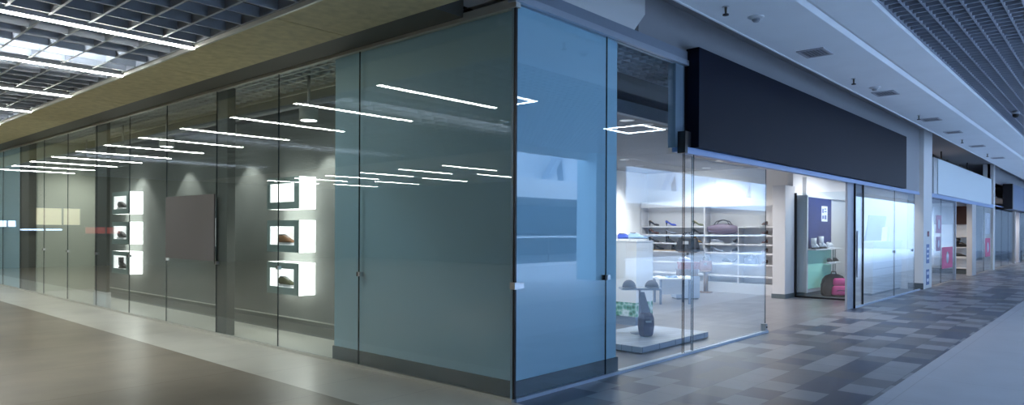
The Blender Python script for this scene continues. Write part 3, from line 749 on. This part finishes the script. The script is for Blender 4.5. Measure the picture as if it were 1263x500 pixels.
# display table with white shoes in the case
r = empty('display_shelf', (11.5, 1.22, 0), 'thin white display shelf in the glazed case carrying white shoes', 'shelf')
MB().box(0, 1.95, 0, .18, 1.06, 1.085).build('board', CW, r)
for x in (1.74, 1.9): MB().box(x, x+.025, .15, .175, 0, 1.06).build('leg', STEEL, r)
MB().box(1.0, 1.95, .0, .15, .72, .735).build('lower_board', CW, r)
WSH = mat('canvas_white', (.8, .82, .85, 1), .6)
shoe('boot', (11.56, 1.31, 1.0865), 0, 'white high-top shoe at the left on the display shelf of the glazed case', WSH, 1.3)
shoe('boot', (12.02, 1.31, 1.0865), 0, 'white high-top shoe in the middle on the display shelf of the glazed case', WSH, 1.5)
shoe('sneaker', (12.55, 1.31, 1.0865), 0, 'white low shoe at the right on the display shelf of the glazed case', WSH, 1.4)
shoe('sneaker', (12.58, 1.30, .7365), 0, 'dark shoe on the lower board of the glazed case, left one', BLK, 1.1)
shoe('sneaker', (13.02, 1.30, .7365), 0, 'dark shoe on the lower board of the glazed case, right one', BLK, 1.1)
# backpack
r = empty('backpack', (12.25, 1.07, 0), 'black and pink backpack standing on the floor of the glazed case', 'backpack', -1.0)
r.scale = (1.12, 1.12, 1.06)
b = MB(); rs = []
for z, w, d in ((0, .20, .12), (.03, .235, .145), (.22, .24, .15), (.36, .215, .14), (.44, .16, .11), (.48, .08, .06)):
    rs.append([(w*math.copysign(abs(math.cos(t))**.6, math.cos(t)), d*math.copysign(abs(math.sin(t))**.6, math.sin(t))-z*.05, z) for t in [2*PI*i/20 for i in range(20)]])
b.rings(rs); b.build('body', mat('nylon_black', (.012, .010, .015, 1), .8, spec=.2), r)
def pocket(x0, w, z0, z1, y, d, m, nm):
    b = MB(); rs = []
    for z, s in ((0, .85), (.12, 1), (.8, .95), (1, .7)):
        rs.append([(x0+w*s*math.copysign(abs(math.cos(t))**.6, math.cos(t)), y+d*s*math.copysign(abs(math.sin(t))**.6, math.sin(t)), z0+(z1-z0)*z) for t in [2*PI*i/16 for i in range(16)]])
    b.rings(rs); return b.build(nm, m, r)
pocket(.07, .15, .04, .24, -.15, .07, PINK, 'front_pocket'); pocket(.07, .13, .25, .40, -.135, .06, PINK, 'upper_pocket')
b = MB(); b.tube([(.0, -.225, .13), (.05, -.235, .15), (.14, -.235, .14), (.2, -.21, .12)], .008, 6); b.build('zip', BLACK, r)
b = MB(); b.tube([(-.05, 0, .47), (-.04, 0, .53), (.04, 0, .53), (.05, 0, .47)], .012, 8); b.build('top_handle', mat('nylon_black', None), r)
b = MB(); b.tube([(-.2, -.10, .38), (-.27, -.12, .25), (-.25, -.13, .08), (-.2, -.12, .03)], .018, 8); b.build('strap', mat('nylon_black', None), r)
# counter with slanted displays in the next window
r = empty('display_counter', (12.95, .42, 0), 'white display counter behind the glass right of the door', 'counter')
MB().box(0, 2.72, 0, .36, .05, 1.22).build('body', CW, r)
MB().box(0, 2.72, -.02, .38, 1.22, 1.26).build('worktop', STOREW, r)
MB().box(.05, 2.68, .03, .36, 0, .05).build('plinth', BASEB, r)
MB().box(.02, 2.70, -.006, 0, .60, .615).build('groove', mat('groove_grey', (.35, .4, .48, 1), .5), r)
r = empty('slanted_board', (13.25, .66, 1.26), 'slanted grey board standing on the white counter', 'board')
b = MB(); b.prism([(0, 0), (1.55, 0), (1.9, .62), (.4, .62)], 'y', 0, .04); b.build('panel', mat('board_grey', (.10, .125, .17, 1), .5), r)
MB().box(.3, 1.3, .04, .12, 0, .02).build('foot', STEEL, r)
for k in range(3):
    b = MB(); b.prism([(0, 0), (.2, 0), (.3, .34), (.12, .34)], 'y', 0, .12)
    tag(b.build('brochure_holder', STOREW, loc=(14.3+.33*k, .46, 1.26)), '%s of three white slanted brochure holders on the counter' % ['left', 'middle', 'right'][k], 'holder', 'brochure holders on the counter')
sbox('trim_26', 12.0, 15.7, 1.60, 1.69, 2.3, 2.75, STOREW)
# ================================================================= PILLAR + NOTICES
struct(MB().box(15.8, 16.8, -.05, .4, 0.0, 4.2).build('column', WHITE, bevel=.01), 'white square pillar between the shops')
b = MB(); b.box(15.785, 15.8, -.05, .4, 0, .16); struct(b.build('baseboard_pillar', BASEB))
def notice(x, z, w, h, m, m2, t, bars):
    r = empty('notice', (x, -.0555, z), t, 'notice')
    MB().box(0, w, 0, .006, 0, h).build('sheet', m, r)
    b = MB()
    for (bx, bz, bw, bh) in bars: b.box(bx*w, (bx+bw)*w, -.002, 0, bz*h, (bz+bh)*h)
    b.build('print', m2, r)
INK = mat('ink_white', (.75, .8, .9, 1), .5)
notice(16.22, 1.36, .22, .14, mat('sign_maroon', (.10, .01, .03, 1), .5), mat('sign_maroon2', (.35, .05, .08, 1), .5), 'small dark red square sign on the white pillar', [(.25, .25, .5, .5)])
notice(16.12, .66, .34, .5, mat('sign_blue', (.12, .20, .45, 1), .5), INK, 'blue notice on the white pillar under the red sign', [(.15, .7, .7, .12), (.15, .45, .6, .1), (.15, .2, .7, .1)])
notice(16.12, .10, .34, .40, mat('sign_blue2', (.10, .18, .42, 1), .5), INK, 'lower blue notice near the foot of the white pillar', [(.15, .65, .25, .2), (.5, .65, .35, .2), (.15, .2, .7, .2)])
# ================================================================= NEXT SHOPS
r = empty('fascia_sign', (17.3, -.10, 2.52), 'pale blue blank fascia sign of the second shop, right of the pillar', 'sign')
MB().box(0, 9.9, 0, .14, 0, .97).build('box_body', PANELW, r, bevel=.01)
MB().box(-.45, 0, .02, .14, 0, .97).build('end_cap', STEEL, r)
sbox('trim_27', 16.8, 28.2, -.05, .06, 2.42, 2.52, mat('header_blue', None))
for a, c in ((16.85, 18.3), (18.3, 20.4), (24.1, 26.2), (26.2, 28.2), (28.6, 31.0), (31.0, 33.2), (33.2, 35.1), (37.2, 40)):
    pane_r(a, c, 2.42)
sbox('trim_28', 23.3, 24.1, -.04, .12, 0, 2.45, mat('jamb_cream', (.55, .52, .5, 1), .5))
sbox('trim_29', 20.35, 20.45, -.03, .05, 0, 2.45, mat('jamb_blue', None))
sbox('column', 28.2, 28.6, -.05, .3, 0, 4.2, WHITE)
sbox('wall_second_shop', 16.8, 40, 2.6, 2.7, 0, 4.2, mat('second_wall', (.62, .58, .56, 1), .6))
sbox('wall_second_store_room', 16.8, 28.2, 1.6, 1.7, 3.0, 4.15, BROWN)
sbox('ceiling_second_shop', 16.8, 40, .2, 2.6, 2.95, 3.0, STOREC)
sbox('trim_30', 16.8, 60, -.04, .06, 2.52, 2.56, mat('header_blue', None))
b = MB()
for x in (18.5, 20.6, 22.9, 25.3): b.tube([(x, .5, 3.55), (x+.4, .7, 3.95), (x+1.4, .7, 3.9)], .03, 6)
b.box(17, 28, .62, .68, 3.86, 3.9)
for x in (17.5, 22, 27): b.box(x, x+.03, .63, .67, 3.9, 4.149)
tag(b.build('ceiling_cable_tray', BLACK), 'dark cable tray with loose cables above the pale fascia sign', 'cables')
for i, (x, h, t) in enumerate([(18.2, .35, 'brown carton stacked above the pale fascia, left one'), (23.6, .28, 'brown carton stacked above the pale fascia, right one')]):
    rr = empty('carton', (x, .9, 3.0), t, 'box', 0, 'cartons above the pale fascia')
    MB().box(0, .7, 0, .5, 0, h+.35).build('body', mat('carton_brown', (.16, .10, .06, 1), .7), rr); MB().box(.3, .4, -.002, .502, 0, h+.352).build('tape', TAN, rr)
for x, P in ((18.6, 150), (21.9, 220), (25.5, 150), (30, 500), (36, 600)):
    spot((x, 1.3, 2.9), (0, 0, 0), P, math.radians(150), .6, (1, .93, .86), .08)
l = spot((22, .9, 4.05), (0, 0, 0), 60, math.radians(160), .6, (1, .8, .6), .1)
# shelves seen through the opening of the second shop
r = empty('shoe_rack', (24.2, 1.3, 0), 'white shoe rack with brown top board in the second shop opening', 'shelving', -PI/2)
MB().box(0, 1.2, .35, .4, 0, 2.4).build('back_panel', STOREW, r)
MB().box(0, 1.2, .30, .35, 1.75, 2.4).build('header_board', mat('board_brown', (.08, .035, .025, 1), .5), r)
for z in (.18, .55, .92, 1.3): MB().box(0, 1.2, 0, .35, z, z+.03).build('shelf', STOREW, r)
MB().box(0, 1.2, .05, .4, 0, .18).build('plinth', BASEB, r)
shoe('boot', (24.36, .62, .951), -PI/2, 'black boot on the white rack of the second shop', BLK, 1.6)
shoe('sneaker', (24.36, .62, .581), -PI/2, 'dark low shoe on the white rack of the second shop', BLK, 1.4)
# window posters, pink-red
for i, (x0, z0, w, h, c, t) in enumerate([(17.6, 1.45, .7, .5, (.55, .34, .46, 1), 'faded pink poster high in the second shop window, beside the pillar'), (17.6, .95, .6, .4, (.50, .34, .46, 1), 'faded pink poster in the middle of the second shop window, beside the pillar'),
        (18.4, .42, 1.6, .62, (.72, .12, .26, 1), 'pink red sale poster low in the second shop window'), (26.5, .55, 1.2, .7, (.72, .12, .26, 1), 'pink red poster low in the second shop window right of the opening'), (26.4, 1.4, 1.2, .8, (.6, .66, .75, 1), 'pale poster in the second shop window right of the opening')]):
    r = empty('window_poster', (x0, -.0105, z0), t, 'poster')
    MB().box(0, w, 0, .004, 0, h).build('sheet', mat('poster_c%d' % i, c, .6), r)
    b = MB(); b.lathe([(0, 0), (.28*h, 0), (.28*h, .003), (0, .003)], n=20); k = b.build('emblem', INK, r, loc=(w/2, 0, h/2)); k.rotation_euler.x = PI/2
r = empty('fascia_sign', (31.2, -.35, 2.46), 'dark blue fascia sign with black end of the farthest shop', 'sign')
MB().box(.3, 9, 0, .34, 0, 1.06).build('box_body', mat('fascia_blue', (.09, .15, .29, 1), .4), r)
MB().box(0, .3, 0, .34, 0, 1.06).build('end_cap', SEAL, r)
sbox('trim_31', 35.1, 35.4, -.05, .1, 0, 2.45, mat('jamb_cream', None)); sbox('trim_32', 36.9, 37.2, -.05, .1, 0, 2.45, mat('jamb_blue', None))
sbox('wall_far_right', 40, 60, -.02, .1, 0, 4.2, WHITE)

# ================================================================= RING LIGHTS over the right hall (mirrored in the glass)
def ring(x, label):
    r = empty('ring_light', (x, -4.12, 3.70), label, 'ceiling light', 0, 'square ring lights over the right walkway')
    b = MB(); a, c = .48, .43
    def fr(b, z0, z1, a, c):
        b.box(-a, a, -a, -c, z0, z1); b.box(-a, a, c, a, z0, z1); b.box(-a, -c, -c, c, z0, z1); b.box(c, a, -c, c, z0, z1)
    fr(b, 0, .012, a-.003, c+.003); b.build('diffuser', RINGW, r)
    b = MB(); fr(b, .012, .06, a, c); b.build('frame', STEEL, r)
    for sx in (-1, 1):
        for sy in (-1, 1): MB().box(sx*.455-.004, sx*.455+.004, sy*.455-.004, sy*.455+.004, .05, .09).build('hanger', STEEL, r)
    return r
r0 = ring(8.6, 'square ring light mirrored in the shop window under the fascia end')
dup(r0, (4.2, -4.12, 3.70), 0, 'square ring light mirrored in the pale corner wall glass')
for x in (13.0, 17.4, 21.8, 26.2): dup(r0, (x, -4.12, 3.70), 0, 'square ring light farther along the right walkway, outside the frame')

# ================================================================= OTHER SIDE OF THE MALL (seen mirrored in the glass)
sbox('wall_hall_end', -17, 1.2, 26, 26.2, 0, 4.9, mat('hall_wall', (.16, .16, .14, 1), .7))
sbox('wall_hall_left', -17.2, -17, -14, 26, 0, 4.9, mat('hall_wall', None))
sbox('wall_hall_back', -17, 2.0, -14.2, -14, 0, 7, mat('hall_wall', None))
sbox('wall_opposite_end', 60, 60.2, -22, 7, 0, 7, WHITE)
sbox('wall_gallery_skyblock', 2, 60, -15.2, -15, 3.57, 7.5, mat('skyblock_wall', (.62, .68, .74, 1), .7))  # added wall, keeps the bright sky out of the glass reflections
def shop_window(x0, x1, z0, z1, m, t):
    r = empty('shop_window', (x0, 25.9, z0), t, 'shop window')
    MB().box(0, x1-x0, 0, .05, 0, z1-z0).build('lit_pane', m, r)
    b = MB(); w = x1-x0; h = z1-z0
    b.box(-.05, w+.05, -.03, .06, -.05, 0); b.box(-.05, w+.05, -.03, .06, h, h+.05); b.box(w*.4, w*.4+.05, -.03, 0, 0, h)
    b.build('frame', BASEB, r)
shop_window(-4.2, -2.8, 1.58, 2.2, mat('lit_yellow', (.5, .45, .3, 1), emit=(.8, .74, .5, 1), es=1.0), 'yellowish lit shop window mirrored at the far left of the glass')
shop_window(-5.6, -4.4, 1.25, 1.5, mat('lit_red', (.2, .05, .05, 1), emit=(.5, .1, .09, 1), es=.8), 'dark red lit panel mirrored in the left glass beside the far column')
shop_window(-3.6, -2.3, 1.37, 1.43, mat('lit_blue', (.6, .7, .9, 1), emit=(.6, .75, 1, 1), es=3), 'thin bluish lit sign mirrored at the far left of the glass')
shop_window(-2.15, -1.6, 1.5, 1.72, mat('lit_blue', None), 'small bluish lit sign mirrored at the extreme left of the glass')
# opposite gallery
b = MB(); b.box(2, 60, -14.6, -14.0, 2.80, 3.57); struct(b.build('wall_gallery_edge', WHITE), 'white edge of the opposite upper gallery')
b = MB(); b.box(2, 60, -22, -14.6, 2.9, 3.2); struct(b.build('ceiling_gallery', WHITE))
b = MB(); b.box(2, 60, -22, -14.0, -.3, 0); struct(b.build('floor_gallery', FW))
b = MB(); b.box(2, 60, -22.2, -22, 0, 3.0); struct(b.build('wall_opposite', mat('opposite_blue', (.25, .36, .46, 1), .5)))
rl = empty('balustrade', (2, -14.05, 0), 'glass balustrade with white handrail mirrored in the right glass', 'railing')
MB().box(0, 58, -.03, .03, 1.15, 1.23).build('handrail', WHITE, rl)
MB().box(0, 58, -.006, .006, .12, 1.12).build('glass_infill', GR, rl)
MB().box(0, 58, -.05, .05, 0, .12).build('base_channel', WHITE, rl)
b = MB()
for k in range(30): b.box(2*k-.02, 2*k+.02, -.02, .02, .12, 1.15)
b.build('posts', STEEL, rl)
b = MB()
for k in range(12):
    x = 3+5*k
    b.prism([(x, 3.57), (x+.35, 3.57), (x+2.6, 6.5), (x+2.25, 6.5)], 'y', -14.5, -14.2)
    b.prism([(x+1.2, 3.57), (x+1.35, 3.57), (x+.8, 6.5), (x+.65, 6.5)], 'y', -14.5, -14.2)
struct(b.build('trim_33', mat('truss_blue', (.35, .42, .52, 1), .5)), 'slanted roof struts over the opposite gallery')
struct(MB().box(12.3, 13.9, -8.4, -7.7, 0, 3.76).build('column', PALE), 'pale hall column mirrored in the corner glass')

# ================================================================= WORLD + CAMERA
w = bpy.data.worlds.new('World'); S.world = w; w.use_nodes = True
bg = w.node_tree.nodes['Background']
bg.inputs[0].default_value = (.46, .67, 1.0, 1); bg.inputs[1].default_value = 8

f, Hy, CX, W_, H_ = 850., 283., 631.5, 1263, 500
roll = math.radians(.28)
aR = math.atan(758.5/850)
F = Vector((math.cos(aR), math.sin(aR), 0)); R = Vector((math.sin(aR), -math.cos(aR), 0)); U = Vector((0, 0, 1))
cam = bpy.data.cameras.new('Camera'); co = bpy.data.objects.new('Camera', cam); COL.objects.link(co)
cam.sensor_width = 36; cam.lens = f/W_*36; cam.sensor_fit = 'HORIZONTAL'
cam.shift_y = (Hy-250)/W_
cam.clip_start = .05; cam.clip_end = 300
# image turned clockwise by `roll` -> camera turned counter-clockwise about its axis
R2 = R*math.cos(roll)+U*math.sin(roll); U2 = -R*math.sin(roll)+U*math.cos(roll)
M = Matrix((( R2.x, U2.x, -F.x, 0), (R2.y, U2.y, -F.y, 0), (R2.z, U2.z, -F.z, 0), (0, 0, 0, 1)))
co.matrix_world = Matrix.Translation((-4.462, -3.948, 1.5)) @ M
S.camera = co
S.view_settings.view_transform = 'Standard'; S.view_settings.look = 'None'
S.view_settings.exposure = 0; S.view_settings.gamma = 1; S.view_settings.use_curve_mapping = False
S.cycles.use_denoising = True
S.cycles.max_bounces = 10; S.cycles.transparent_max_bounces = 32
S.cycles.diffuse_bounces = 4; S.cycles.glossy_bounces = 4
S.cycles.sample_clamp_indirect = 6
S.cycles.caustics_reflective = False; S.cycles.caustics_refractive = False
